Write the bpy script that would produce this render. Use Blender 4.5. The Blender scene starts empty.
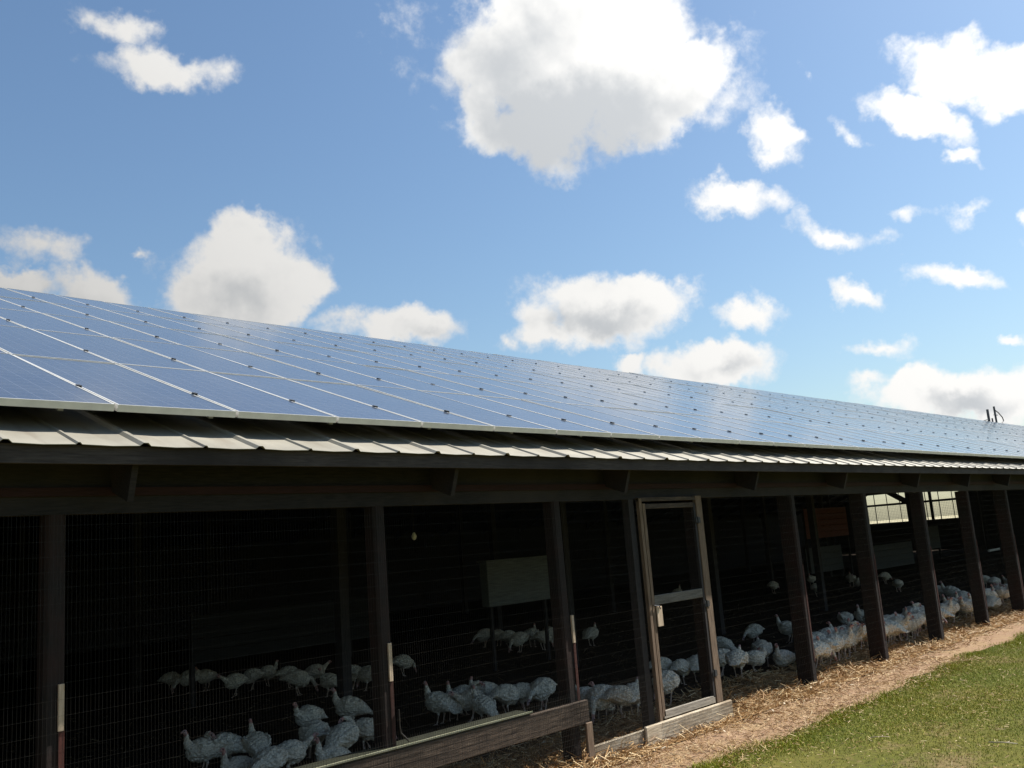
import bpy, bmesh, math, random
import numpy as np
from mathutils import Vector, Matrix
random.seed(7); rng = np.random.default_rng(7)
sc = bpy.context.scene
COL = sc.collection
R = math.radians

# ------------------------------------------------------------------ helpers
class MB:
    """collects shapes, builds ONE mesh object"""
    def __init__(s): s.v = []; s.f = []; s.m = []
    def add(s, vs, fs, mi=0):
        o = len(s.v); s.v += [tuple(p) for p in vs]
        s.f += [tuple(o + i for i in f) for f in fs]; s.m += [mi] * len(fs)
    def box(s, x0, x1, y0, y1, z0, z1, mi=0):
        vs = [(x, y, z) for x in (x0, x1) for y in (y0, y1) for z in (z0, z1)]
        s.add(vs, [(0, 1, 3, 2), (4, 6, 7, 5), (0, 4, 5, 1), (2, 3, 7, 6), (0, 2, 6, 4), (1, 5, 7, 3)], mi)
    def obox(s, o, ax, ay, az, mi=0):
        o, ax, ay, az = map(Vector, (o, ax, ay, az))
        vs = [o + ax * i + ay * j + az * k for i in (0, 1) for j in (0, 1) for k in (0, 1)]
        fs = [(0, 1, 3, 2), (4, 6, 7, 5), (0, 4, 5, 1), (2, 3, 7, 6), (0, 2, 6, 4), (1, 5, 7, 3)]
        if ax.cross(ay).dot(az) < 0: fs = [f[::-1] for f in fs]
        s.add(vs, fs, mi)
    def tube(s, pts, rad, n=8, mi=0, caps=True):
        """pts list of Vector; rad list of (ra, rb) or float"""
        pts = [Vector(p) for p in pts]; rings = []
        N = len(pts); prev = None
        for i, p in enumerate(pts):
            t = (pts[min(i + 1, N - 1)] - pts[max(i - 1, 0)]).normalized()
            if prev is None:
                side = Vector((0, 1, 0)) if abs(t.y) < .9 else Vector((1, 0, 0))
            else: side = prev
            side = (side - t * side.dot(t)).normalized(); prev = side
            up = t.cross(side)
            r = rad[i] if isinstance(rad, (list, tuple)) else rad
            ra, rb = r if isinstance(r, tuple) else (r, r)
            rings.append([p + side * math.cos(a) * ra + up * math.sin(a) * rb for a in [2 * math.pi * k / n for k in range(n)]])
        vs = [v for r_ in rings for v in r_]; fs = []
        for i in range(N - 1):
            for k in range(n):
                k2 = (k + 1) % n
                fs.append((i * n + k, i * n + k2, (i + 1) * n + k2, (i + 1) * n + k))
        if caps:
            fs.append(tuple(range(n))[::-1]); fs.append(tuple((N - 1) * n + k for k in range(n)))
        s.add(vs, fs, mi)
    def build(s, name, mats, parent=None, smooth=False, bevel=0, loc=None):
        me = bpy.data.meshes.new(name); me.from_pydata(s.v, [], s.f)
        if not isinstance(mats, (list, tuple)): mats = [mats]
        for m in mats: me.materials.append(m)
        me.polygons.foreach_set('material_index', s.m)
        if smooth: me.polygons.foreach_set('use_smooth', [True] * len(s.f))
        me.update()
        o = bpy.data.objects.new(name, me); COL.objects.link(o)
        if loc is not None: o.location = loc
        if parent is not None: o.parent = parent
        if bevel:
            b = o.modifiers.new('bevel', 'BEVEL'); b.width = bevel; b.segments = 1; b.limit_method = 'ANGLE'
        return o

def tag(o, label=None, cat=None, group=None, kind=None):
    if label: o['label'] = label
    if cat: o['category'] = cat
    if group: o['group'] = group
    if kind: o['kind'] = kind
    return o
def empty(name, loc, rz=0):
    o = bpy.data.objects.new(name, None); COL.objects.link(o); o.location = loc; o.rotation_euler.z = rz
    o.empty_display_size = .2
    return o

# ------------------------------------------------------------------ materials
def newmat(name):
    m = bpy.data.materials.new(name); m.use_nodes = True
    nt = m.node_tree; return m, nt, nt.nodes['Principled BSDF']
def mixrgb(nt, fac, a, b, bt='MIX'):
    n = nt.nodes.new('ShaderNodeMix'); n.data_type = 'RGBA'; n.blend_type = bt
    for s, v in ((n.inputs[0], fac), (n.inputs[6], a), (n.inputs[7], b)):
        if hasattr(v, 'is_output') or hasattr(v, 'links'): nt.links.new(v, s)
        elif isinstance(v, (int, float)): s.default_value = v
        else: s.default_value = (*v, 1)
    return n.outputs[2]
def noise(nt, vec, scale, detail=4, rough=.6):
    n = nt.nodes.new('ShaderNodeTexNoise'); n.inputs['Scale'].default_value = scale
    n.inputs['Detail'].default_value = detail; n.inputs['Roughness'].default_value = rough
    if vec is not None: nt.links.new(vec, n.inputs['Vector'])
    return n.outputs[0]
def ramp(nt, v, lo, hi, a=0., b=1.):
    n = nt.nodes.new('ShaderNodeMapRange'); n.clamp = True
    nt.links.new(v, n.inputs[0])
    for i, x in zip((1, 2, 3, 4), (lo, hi, a, b)): n.inputs[i].default_value = x
    return n.outputs[0]
def coords(nt, kind='Object', scale=(1, 1, 1)):
    t = nt.nodes.new('ShaderNodeTexCoord'); m = nt.nodes.new('ShaderNodeMapping')
    m.inputs['Scale'].default_value = scale; nt.links.new(t.outputs[kind], m.inputs[0]); return m.outputs[0]
def bump(nt, bsdf, h, strength=.4, dist=.01):
    b = nt.nodes.new('ShaderNodeBump'); b.inputs['Strength'].default_value = strength; b.inputs['Distance'].default_value = dist
    nt.links.new(h, b.inputs['Height']); nt.links.new(b.outputs[0], bsdf.inputs['Normal'])
def mat_noise(name, c1, c2, scale=(1, 1, 1), ns=8, rough=.85, bs=.4, bd=.01, lo=.35, hi=.65, metal=0, c3=None, spec=.3):
    m, nt, b = newmat(name)
    v = coords(nt, 'Object', scale); n = noise(nt, v, ns, 6)
    c = mixrgb(nt, ramp(nt, n, lo, hi), c1, c2)
    if c3:
        n2 = noise(nt, coords(nt, 'Object'), ns * .23, 4); c = mixrgb(nt, ramp(nt, n2, .45, .7), c, c3)
    nt.links.new(c, b.inputs['Base Color']); b.inputs['Roughness'].default_value = rough
    b.inputs['Metallic'].default_value = metal; b.inputs['Specular IOR Level'].default_value = spec
    bump(nt, b, n, bs, bd); return m
WX = (1.2, 14, 14); WZ = (14, 14, 1.2)
M = {}
M['wood_x'] = mat_noise('weathered_wood', (.05, .036, .027), (.15, .11, .08), WX, 5, c3=(.03, .022, .017))
M['wood_z'] = mat_noise('weathered_wood_upright', (.11, .073, .047), (.21, .148, .10), WZ, 5)
M['pale_x'] = mat_noise('pale_weathered_board', (.36, .29, .20), (.66, .57, .43), WX, 6, c3=(.26, .19, .12))
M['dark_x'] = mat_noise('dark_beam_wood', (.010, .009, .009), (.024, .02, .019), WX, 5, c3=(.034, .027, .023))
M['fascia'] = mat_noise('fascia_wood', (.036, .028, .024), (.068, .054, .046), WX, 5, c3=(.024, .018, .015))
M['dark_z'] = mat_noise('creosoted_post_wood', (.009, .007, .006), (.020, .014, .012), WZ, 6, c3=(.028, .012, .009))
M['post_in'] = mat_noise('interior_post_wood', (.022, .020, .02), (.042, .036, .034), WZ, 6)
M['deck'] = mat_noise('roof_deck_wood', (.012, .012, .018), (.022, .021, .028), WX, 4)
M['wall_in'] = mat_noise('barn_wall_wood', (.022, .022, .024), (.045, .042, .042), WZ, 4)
M['redboard'] = mat_noise('faded_red_board', (.020, .007, .006), (.030, .011, .010), WX, 5)
M['batten'] = mat_noise('bare_pine_batten', (.42, .32, .22), (.55, .43, .31), WZ, 5)
M['galv'] = mat_noise('galvanised_wire', (.022, .02, .018), (.045, .04, .036), (1, 1, 1), 3, rough=.5, metal=.3)
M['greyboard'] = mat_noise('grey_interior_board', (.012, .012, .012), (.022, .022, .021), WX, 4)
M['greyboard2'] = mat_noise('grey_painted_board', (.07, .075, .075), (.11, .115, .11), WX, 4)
M['greymetal'] = mat_noise('pale_ribbed_metal', (.10, .11, .105), (.17, .18, .17), WX, 3, rough=.6)
M['alu'] = mat_noise('aluminium_frame', (.56, .55, .52), (.66, .65, .61), (1, 1, 1), 6, rough=.38, metal=.2, bs=.05)
M['clamp'] = mat_noise('dark_clamp', (.03, .03, .03), (.05, .05, .05), (1, 1, 1), 6, rough=.6)
M['white'] = mat_noise('white_enamel', (.7, .7, .68), (.8, .8, .78), (1, 1, 1), 6, rough=.3, bs=.05)
M['grey_dark'] = mat_noise('dark_painted_steel', (.05, .05, .055), (.09, .09, .1), (1, 1, 1), 6, rough=.5)
M['strip'] = mat_noise('pale_cap_strip', (.30, .30, .19), (.46, .45, .31), WX, 5)
M['moss'] = mat_noise('mossy_board_top', (.012, .014, .007), (.028, .03, .014), WX, 5)
M['redpost'] = mat_noise('post_red_and_lit_edge', (.05, .015, .012), (.075, .025, .018), WZ, 5, c3=(.025, .013, .01))  # red of the post strips; also carries the sunlit edge further right

# tin roof
m, nt, b = newmat('weathered_tin'); M['tin'] = m
v = coords(nt, 'Object', (1, 1, 1)); n1 = noise(nt, v, 2.2, 6); n2 = noise(nt, coords(nt, 'Object', (6, 1, 1)), 1.3, 5)
c = mixrgb(nt, ramp(nt, n1, .3, .7), (.25, .23, .185), (.35, .325, .265))
c = mixrgb(nt, ramp(nt, n2, .55, .75, 0, .5), c, (.20, .16, .12))
nt.links.new(c, b.inputs['Base Color']); b.inputs['Roughness'].default_value = .55; b.inputs['Metallic'].default_value = .15
bump(nt, b, n1, .15, .01)

# solar glass with cell grid
m, nt, b = newmat('solar_glass'); M['glass'] = m
t = nt.nodes.new('ShaderNodeTexCoord'); sp = nt.nodes.new('ShaderNodeSeparateXYZ'); nt.links.new(t.outputs['Object'], sp.inputs[0])
def gridline(out, period, width):
    a = nt.nodes.new('ShaderNodeMath'); a.operation = 'PINGPONG'; nt.links.new(out, a.inputs[0]); a.inputs[1].default_value = period / 2
    l = nt.nodes.new('ShaderNodeMath'); l.operation = 'LESS_THAN'; nt.links.new(a.outputs[0], l.inputs[0]); l.inputs[1].default_value = width
    return l.outputs[0]
mx = nt.nodes.new('ShaderNodeMath'); mx.operation = 'MAXIMUM'
nt.links.new(gridline(sp.outputs[0], .1515, .002), mx.inputs[0]); nt.links.new(gridline(sp.outputs[1], .157, .002), mx.inputs[1])
oi = nt.nodes.new('ShaderNodeObjectInfo')
base = mixrgb(nt, oi.outputs['Random'], (.018, .022, .044), (.028, .031, .058))
base = mixrgb(nt, ramp(nt, noise(nt, t.outputs['Object'], 1.7, 4), .4, .75, 0, .22), base, (.11, .105, .10))
c = mixrgb(nt, mx.outputs[0], base, (.13, .14, .18))
nt.links.new(c, b.inputs['Base Color']); b.inputs['Roughness'].default_value = .12; b.inputs['IOR'].default_value = 1.7; b.inputs['Sheen Weight'].default_value = .28; b.inputs['Sheen Roughness'].default_value = .35; b.inputs['Sheen Tint'].default_value = (.9, .93, 1, 1)
b.inputs['Specular IOR Level'].default_value = .5

# feathers, skin
m, nt, b = newmat('white_feathers'); M['feather'] = m
v = coords(nt, 'Object', (1, 1.6, 1.6)); n1 = noise(nt, v, 26, 5); n2 = noise(nt, coords(nt, 'Object'), 5, 4)
vo = nt.nodes.new('ShaderNodeTexVoronoi'); vo.inputs['Scale'].default_value = 24; nt.links.new(v, vo.inputs['Vector'])
oi = nt.nodes.new('ShaderNodeObjectInfo')
c = mixrgb(nt, ramp(nt, n1, .34, .60), (.46, .40, .30), (.86, .77, .62))
c = mixrgb(nt, ramp(nt, n2, .5, .75, 0, .6), c, (.44, .35, .25))
c = mixrgb(nt, ramp(nt, oi.outputs['Random'], .72, 1, 0, .45), c, (.50, .39, .27))
nt.links.new(c, b.inputs['Base Color']); b.inputs['Roughness'].default_value = .9; b.inputs['Specular IOR Level'].default_value = .1
bump(nt, b, vo.outputs[0], .6, .015)
M['skin'] = mat_noise('turkey_head_skin', (.44, .17, .13), (.46, .28, .23), (1, 1, 1), 30, rough=.6, c3=(.36, .32, .34))
M['leg'] = mat_noise('turkey_leg_skin', (.5, .36, .28), (.6, .45, .36), (1, 1, 1), 30, rough=.6)
M['eye'] = mat_noise('turkey_eye', (.01, .01, .01), (.02, .015, .01), (1, 1, 1), 30, rough=.2, bs=0)

# ground
m, nt, b = newmat('lawn_soil'); M['ground'] = m
v = coords(nt, 'Object'); n1 = noise(nt, v, .55, 5); n2 = noise(nt, v, 14, 6); n3 = noise(nt, v, .9, 5, .7)
c = mixrgb(nt, ramp(nt, n1, .35, .65), (.085, .10, .018), (.14, .13, .03))
c = mixrgb(nt, ramp(nt, n3, .55, .68), c, (.20, .15, .07))
c = mixrgb(nt, ramp(nt, n2, .35, .7, 0, .6), c, (.05, .045, .02))
nt.links.new(c, b.inputs['Base Color']); b.inputs['Roughness'].default_value = 1; b.inputs['Specular IOR Level'].default_value = .05
bump(nt, b, n2, .8, .02)
M['dirt'] = mat_noise('reddish_dirt', (.22, .14, .088), (.32, .215, .14), (1, 1, 1), 9, rough=1, bs=.7, bd=.02, c3=(.30, .21, .12), spec=.05)
M['litter'] = mat_noise('brown_barn_litter', (.035, .026, .02), (.075, .055, .038), (1, 1, 1), 9, rough=1, bs=.8, bd=.03, spec=.05)
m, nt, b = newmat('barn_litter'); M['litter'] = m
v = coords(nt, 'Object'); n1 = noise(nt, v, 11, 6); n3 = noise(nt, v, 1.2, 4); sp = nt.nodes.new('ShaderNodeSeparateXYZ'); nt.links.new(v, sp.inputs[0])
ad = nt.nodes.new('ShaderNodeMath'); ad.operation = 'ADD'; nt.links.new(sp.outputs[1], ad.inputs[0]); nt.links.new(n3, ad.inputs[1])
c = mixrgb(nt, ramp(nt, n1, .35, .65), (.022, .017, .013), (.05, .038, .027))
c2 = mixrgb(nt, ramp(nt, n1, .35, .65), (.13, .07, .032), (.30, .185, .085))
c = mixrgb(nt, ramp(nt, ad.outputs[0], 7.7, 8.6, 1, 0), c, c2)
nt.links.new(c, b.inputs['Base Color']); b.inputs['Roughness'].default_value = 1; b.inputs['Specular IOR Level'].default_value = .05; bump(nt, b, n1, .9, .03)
M['drygrass'] = mat_noise('dry_field', (.36, .32, .2), (.5, .45, .3), (1, 1, 1), .35, rough=1, bs=.2, spec=.05)
def island_mat(name, cols, rough=.8, trans=0):
    m, nt, b = newmat(name); g = nt.nodes.new('ShaderNodeNewGeometry'); r = nt.nodes.new('ShaderNodeValToRGB')
    nt.links.new(g.outputs['Random Per Island'], r.inputs[0]); e = r.color_ramp.elements
    while len(e) < len(cols): e.new(.5)
    for i, cc in enumerate(cols): e[i].position = i / (len(cols) - 1); e[i].color = (*cc, 1)
    nt.links.new(r.outputs[0], b.inputs['Base Color']); b.inputs['Roughness'].default_value = rough; b.inputs['Specular IOR Level'].default_value = .2
    return m
M['straw'] = island_mat('straw_stalks', [(.20, .10, .036), (.33, .19, .075), (.44, .29, .135), (.64, .50, .29)], .6)
M['dimmed'] = island_mat('shaded_straw', [(.05, .035, .02), (.09, .06, .035), (.16, .11, .06)], .8)  # straw with the barn's inner shade put into its colour
M['grass'] = island_mat('grass_blades', [(.15, .215, .014), (.23, .265, .018), (.33, .31, .03), (.42, .34, .06)], .6)

# ------------------------------------------------------------------ dimensions
PY = 6.69            # front face of the posts
TY, TZ = 6.19, 3.20  # outer edge of the tin eave
SL = R(20); CS, SN = math.cos(SL), math.sin(SL); TN = math.tan(SL)
RY = 19.0            # ridge
XA, XB = -9.0, 76.0  # barn ends
XW = 66.0            # cross wall with the opening
BY = 31.5            # back wall
def roofz(y): return TZ + (y - TY) * TN if y <= RY else TZ + (RY - TY) * TN - (y - RY) * TN

def sheet(name, x0, x1, y0, y1, z, mat, nx=1, ny=1, fz=None):
    mb = MB(); xs = np.linspace(x0, x1, nx + 1); ys = np.linspace(y0, y1, ny + 1)
    vs = [(x, y, z + (fz(x, y) if fz else 0)) for y in ys for x in xs]
    fs = [(j * (nx + 1) + i, j * (nx + 1) + i + 1, (j + 1) * (nx + 1) + i + 1, (j + 1) * (nx + 1) + i) for j in range(ny) for i in range(nx)]
    mb.add(vs, fs); return mb.build(name, mat, smooth=True)

# ------------------------------------------------------------------ setting
tag(sheet('ground', -1500, 1500, -1500, 1500, 0, M['ground']), kind='structure')
def edge(x): return 5.50 + min(.2, max(0, x - 8) * .028) + .05 * math.sin(x * .9) + .05 * math.sin(x * 2.3 + 1) + .04 * math.sin(x * 5.1)
mb = MB(); xs = np.arange(-30, 110, .25); vs = []; fs = []
for i, x in enumerate(xs): vs += [(x, edge(x), .004), (x, 6.75, .004)]
for i in range(len(xs) - 1): fs.append((2 * i, 2 * i + 2, 2 * i + 3, 2 * i + 1))
mb.add(vs, fs); tag(mb.build('path', M['dirt']), kind='structure')
def bed(x, y):
    t = max(0, 1 - abs(y - 7.5) / .65); return .13 * t * t * (3 - 2 * t) * (.7 + .3 * math.sin(x * 1.7) + .2 * math.sin(x * 4.1)) + .02 * math.sin(x * 7 + y * 5) * t
def bedz(x, y): return .008 + bed(x, y) if y > 6.4 else .006
def litz(x, y): return bed(x, y) + .012 * math.sin(x * 2.1 + y) * math.sin(y * 1.9)
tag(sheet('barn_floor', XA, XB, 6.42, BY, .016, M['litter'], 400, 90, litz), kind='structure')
tag(sheet('far_field', 70, 1400, 12, 1400, .03, M['drygrass']), kind='structure')

# ------------------------------------------------------------------ barn
barn = empty('turkey_barn', (0, 0, 0))
tag(barn, 'long dark timber turkey barn with open netted front under a low tin roof', 'barn')
# ribbed tin: major and minor ribs across the slope
mb = MB(); prof = []; x = XA; k = 0
x0r = 1.853
ribs = [x0r + .4445 * i for i in range(-25, 170) if XA + .2 < x0r + .4445 * i < XB - .2]
prof.append((XA, 0))
for i, r in enumerate(ribs):
    idx = round((r - x0r) / .4445)
    if idx % 2 == 0: w, h, tt = .040, .022, .016
    else: w, h, tt = .020, .014, .007
    prof += [(r - w, 0), (r - tt, h), (r + tt, h), (r + w, 0)]
    prof += [(r + .2222, -.006)]
prof.append((XB, 0))
def slope_sheet(mb, prof, ya, yb, dz=0, xlim=None, back=False, th=.004):
    """profile swept along slope between ya and yb with thickness"""
    pf = [p for p in prof if xlim is None or p[0] <= xlim]
    n = len(pf); vs = []; s_ = -1 if back else 1
    for (y) in (ya, yb):
        for t_ in (0, -th):
            for (x, h) in pf:
                hh = h + dz + t_
                vs.append((x, y - SN * hh * s_, roofz(y) + CS * hh))
    fs = []
    for i in range(n - 1):
        f = [(i, i + 1, 2 * n + i + 1, 2 * n + i), (n + i, 3 * n + i, 3 * n + i + 1, n + i + 1), (i, n + i, n + i + 1, i + 1), (2 * n + i, 2 * n + i + 1, 3 * n + i + 1, 3 * n + i)]
        fs += f if not back else [q[::-1] for q in f]
    mb.add(vs, fs)
slope_sheet(mb, prof, TY, RY)
slope_sheet(mb, prof, BY + .5, RY, xlim=XW + .4, back=True)
roof = mb.build('roof', M['tin'], barn)
mb = MB(); zr = roofz(RY) + .05
for s_ in (-1, 1): mb.obox((XA, RY, zr), (XB - XA, 0, 0), (0, s_ * .2, -.2 * TN), (0, 0, .004))
mb.build('ridge_cap', M['tin'], roof)
# deck under the tin (dark), fascia, purlins
mb = MB(); flat = [(XA + .02, 0), (XB - .02, 0)]
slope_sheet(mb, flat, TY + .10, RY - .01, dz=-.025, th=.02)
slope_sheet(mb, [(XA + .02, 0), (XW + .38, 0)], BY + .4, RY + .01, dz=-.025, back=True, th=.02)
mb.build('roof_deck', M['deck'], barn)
mb = MB(); mb.box(XA, XB, TY + .035, TY + .075, TZ - .125, TZ - .002)
mb.build('fascia', M['fascia'], barn)
mb = MB()
for yy in (8.4, 10.6, 12.8, 15, 17.2, 20.8, 23, 25.2, 27.4, 29.6):
    z = roofz(yy) - .05; mb.box(XA + .05, XW - .1, yy - .03, yy + .03, z - .12, z - .02)
mb.build('purlin', M['deck'], barn)
# header beam on the posts
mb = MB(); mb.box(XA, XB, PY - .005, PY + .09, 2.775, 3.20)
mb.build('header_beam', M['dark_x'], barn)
mb = MB(); mb.box(XA, XB, PY - .03, PY - .008, 2.90, 2.96)
mb.build('trim_board', M['redboard'], barn)

posts_x = [2.34 - 2.57 * 3, 2.34 - 2.57 * 2, 2.34 - 2.57, 2.34, 5.11, 7.53, 10.19] + [12.86 + 2.545 * i for i in range(25)]
posts_x = [p for p in posts_x if p < XB]
posts = []
for i, px in enumerate(posts_x):
    mb = MB(); w = .075 + random.uniform(-.008, .008); d = random.uniform(.24, .29) if i > 6 else .17
    if i in (6,): w = .05
    a = random.uniform(-.02, .02)
    # slightly tapered, rounded corners
    sect = []
    for z, g in ((-.2, 1.08), (.15, 1.04), (1.2, 1.0), (2.775, .95)):
        ww, dd = w * g, d
        ch = .022; lean = a * (z - 1) / 2
        sect.append([(x_ + px + lean, y_, z) for x_, y_ in [(-ww + ch, PY), (ww - ch, PY), (ww, PY + ch), (ww, PY + dd - ch), (ww - ch, PY + dd), (-ww + ch, PY + dd), (-ww, PY + dd - ch), (-ww, PY + ch)]])
    vs = [p for s_ in sect for p in s_]; fs = []
    for j in range(3):
        for k in range(8): fs.append((j * 8 + k, j * 8 + (k + 1) % 8, (j + 1) * 8 + (k + 1) % 8, (j + 1) * 8 + k))
    fs.append(tuple(range(8))[::-1]); fs.append(tuple(24 + k for k in range(8)))
    mb.add(vs, fs)
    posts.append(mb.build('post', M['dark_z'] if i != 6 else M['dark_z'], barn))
# battens and red strips on the first three visible posts
for i, (x_, z0, z1, tilt) in zip((3, 4, 5), ((2.375, 1.345, 1.645, 0), (5.135, 1.245, 1.57, 0), (7.60, 1.268, 1.555, 0))):
    mb = MB(); mb.box(x_ - .018, x_ + .018, PY - .022, PY - .004, z0, z1); mb.build('batten', M['batten'], posts[i])
    mb = MB(); mb.box(x_ - .012, x_ + .025, PY - .012, PY - .003, .45, z0 - .004); mb.build('red_strip', M['redpost'], posts[i])
mb = MB(); mb.tube([(5.19, PY - .03, 1.0), (5.19, PY - .03, .86), (5.20, PY - .03, .80), (5.27, PY - .05, .72)], .008, 6); mb.build('wire_conduit', M['galv'], posts[4])
for i in range(7, len(posts)):
    x_ = posts_x[i]; mb = MB(); mb.box(x_ + .02, x_ + .056, PY - .006, PY - .0005, .35, 1.75); mb.build('red_strip', M['redpost'], posts[i])  # strip colour stands in for the sunlit edge of the post front

# rafters with square cut tails
for xr in [2.70 - 3.02 * i for i in (3, 2, 1)] + [2.70, 5.72, 8.36, 11.25, 14.0, 17.0, 19.65] + [19.65 + 2.57 * i for i in range(1, 22)]:
    if not XA + .1 < xr < XB - .1: continue
    mb = MB(); y0 = TY + .085
    o = Vector((xr, y0, roofz(y0) - .06))
    L = (RY - y0) / CS - .1
    v_ = Vector((0, CS, SN)); n_ = Vector((0, SN, -CS))
    mb.obox(o, (.045, 0, 0), v_ * L, n_ * .36)
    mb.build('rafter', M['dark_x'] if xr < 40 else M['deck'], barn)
    if xr < XW:
        mb = MB(); o = Vector((xr, BY + .3, roofz(BY + .3) - .06)); v_ = Vector((0, -CS, SN)); n_ = Vector((0, -SN, -CS))
        mb.obox(o, (.045, 0, 0), v_ * L, n_ * .24); mb.build('rafter', M['deck'], barn)
# interior posts and tie beams
for row, yy in enumerate((11.8, 19.0, 26.0)):
    for j in range(-1, 14):
        xr = 3.07 + 5.14 * j
        if not XA + .3 < xr < XW or 2.2 < xr / yy < 3.05: continue
        mb = MB(); mb.box(xr - .08, xr + .08, yy - .08, yy + .08, -.05, roofz(yy) - .18); mb.build('interior_post', M['post_in'], barn)
        if row == 1 and xr < 60:
            mb = MB(); mb.box(xr - .03, xr + .03, 11.9, 25.9, 3.9, 4.1); mb.build('tie_beam', M['post_in'], barn)
# walls
mb = MB(); mb.box(XA, XW, BY, BY + .1, -.1, roofz(BY) - .05); mb.build('back_wall', M['wall_in'], barn)
def gable(name, x, th, hole=None, ymax=BY):
    """wall across the barn following the roof; hole=(y0,y1,z0,z1)"""
    mb = MB(); ys = [PY + .3, RY, ymax] if ymax > RY else [PY + .3, ymax]
    if hole: ys = sorted(set(ys + [hole[0], hole[1]]))
    for a, b_ in zip(ys[:-1], ys[1:]):
        segs = [(-.1, -.1, roofz(a) - .07, roofz(b_) - .07)]
        if hole and a >= hole[0] - 1e-6 and b_ <= hole[1] + 1e-6:
            segs = [(-.1, -.1, hole[2], hole[2]), (min(hole[3], roofz(a) - .1), min(hole[3], roofz(b_) - .1), roofz(a) - .07, roofz(b_) - .07)]
        for z0, z0b, z1, z1b in segs:
            if z1 - z0 < .02 and z1b - z0b < .02: continue
            vs = [(x, a, z0), (x, b_, z0b), (x, b_, z1b), (x, a, z1), (x + th, a, z0), (x + th, b_, z0b), (x + th, b_, z1b), (x + th, a, z1)]
            mb.add(vs, [(0, 3, 2, 1), (4, 5, 6, 7), (0, 1, 5, 4), (2, 3, 7, 6), (0, 4, 7, 3), (1, 2, 6, 5)])
    return mb.build(name, M['wall_in'], barn)
gable('end_wall', XA, .1)
HY0, HY1, HZ0, HZ1 = 22.15, 28.8, 2.02, 4.25
cw = gable('cross_wall', XW, .1, (HY0, HY1, HZ0, HZ1))
wf = MB()
wf.box(XW - .05, XW + .0, HY0, HY1, HZ0 - .1, HZ0 + .02)
window = wf.build('window_opening', M['wall_in'], barn)
mb = MB(); mb.box(XW - .06, XW - .005, HY0, HY1, 3.23, 3.38); mb.build('crossbar', M['wall_in'], window)
for y0, y1 in ((25.1, 25.75), (23.95, 24.15)):
    mb = MB(); mb.box(XW - .07, XW - .007, y0, y1, HZ0 + .02, HZ1 + .2); mb.build('mullion', M['wall_in'], window)
mb = MB()
mb.obox((XW - .06, 28.9, 3.85), (.05, 0, 0), (0, -1.2, .55), (0, .15, .3)); mb.obox((XW - .06, 25.6, 3.1), (.05, 0, 0), (0, 1.5, 1.0), (0, -.25, .3)); mb.build('brace', M['wall_in'], window)
mb = MB()
for y in np.arange(HY0, HY1, .11): mb.box(XW + .02, XW + .028, y, y + .009, HZ0, 3.25)
for z in np.arange(HZ0, 3.24, .11): mb.box(XW + .03, XW + .038, HY0, HY1, z, z + .009)
for y in np.arange(HY0 + .45, HY1, .9): mb.box(XW + .04, XW + .07, y, y + .05, HZ0, HZ1)
mb.build('wire_grid', M['galv'], window)

# rail board, cap strip, stake and sill along the foot of the netting
mb = MB(); mb.box(-8.9, 7.70, PY - .055, PY - .008, .44, .67); mb.build('rail_board', M['wood_x'], barn, bevel=.006)
mb = MB(); mb.box(-8.9, 6.82, PY - .05, PY + .16, .675, .70); mb.build('rail_cap', M['moss'], barn)
mb = MB(); mb.box(-8.9, 6.83, PY - .068, PY - .056, .690, .706); mb.build('cap_strip', M['strip'], barn)  # pale narrow strip along the top edge of the board
mb = MB(); mb.box(7.60, 7.70, PY - .09, PY - .06, -.05, .45); mb.build('stake', M['wood_z'], barn, bevel=.005)
mb = MB(); mb.box(7.72, 9.0, PY - .05, PY - .01, -.02, .19); mb.build('sill_board', M['pale_x'], barn, bevel=.008)
mb = MB(); mb.box(8.60, 10.42, PY - .10, PY - .055, -.02, .225); mb.build('sill_board', M['pale_x'], barn, bevel=.01)
# door frame and door
mb = MB(); mb.box(8.93, 8.985, PY - .06, PY - .01, .20, 2.78); mb.build('door_jamb', M['wood_z'], barn, bevel=.004)
mb = MB(); mb.box(10.145, 10.28, PY - .06, PY - .01, .228, 2.80); mb.build('door_jamb', M['wood_z'], barn, bevel=.004)
mb = MB(); mb.box(8.93, 10.14, PY - .055, PY - .01, 2.745, 2.79); mb.build('door_head', M['wood_x'], barn)
mb = MB(); mb.box(8.80, 8.90, PY, PY + .10, -.1, 2.775); mb.build('post', M['post_in'], barn)
dy0, dy1 = PY - .05, PY - .015
mb = MB()
mb.box(9.035, 10.10, dy0, dy1, 2.655, 2.715)
door = mb.build('screen_door', M['wood_x'], barn, bevel=.004)
def dp(name, x0, x1, z0, z1, mat, y0=dy0 - .002, y1=dy1 + .002):
    mb = MB(); mb.box(x0, x1, y0, y1, z0, z1); return mb.build(name, mat, door, bevel=.003)
dp('stile', 9.005, 9.06, .26, 2.72, M['wood_z']); dp('stile', 10.09, 10.135, .30, 2.70, M['post_in'])
dp('mid_rail', 9.06, 10.09, 1.52, 1.63, mat_noise('greyed_rail_wood', (.10, .09, .075), (.18, .165, .14), WX, 6))
dp('bottom_rail', 9.03, 10.12, .235, .32, mat_noise('greyed_bottom_rail', (.24, .21, .17), (.38, .34, .28), WX, 6))
dp('latch_plate', 9.065, 9.17, 1.27, 1.50, M['batten'], dy0 - .02, dy0 - .003)
for hz in (.55, 1.4, 2.45):
    mb = MB(); mb.box(10.10, 10.20, dy0 - .018, dy0 - .011, hz, hz + .07); mb.tube([(10.138, dy0 - .02, hz - .01), (10.138, dy0 - .02, hz + .08)], .009, 6); mb.build('hinge', M['clamp'], door)
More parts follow.
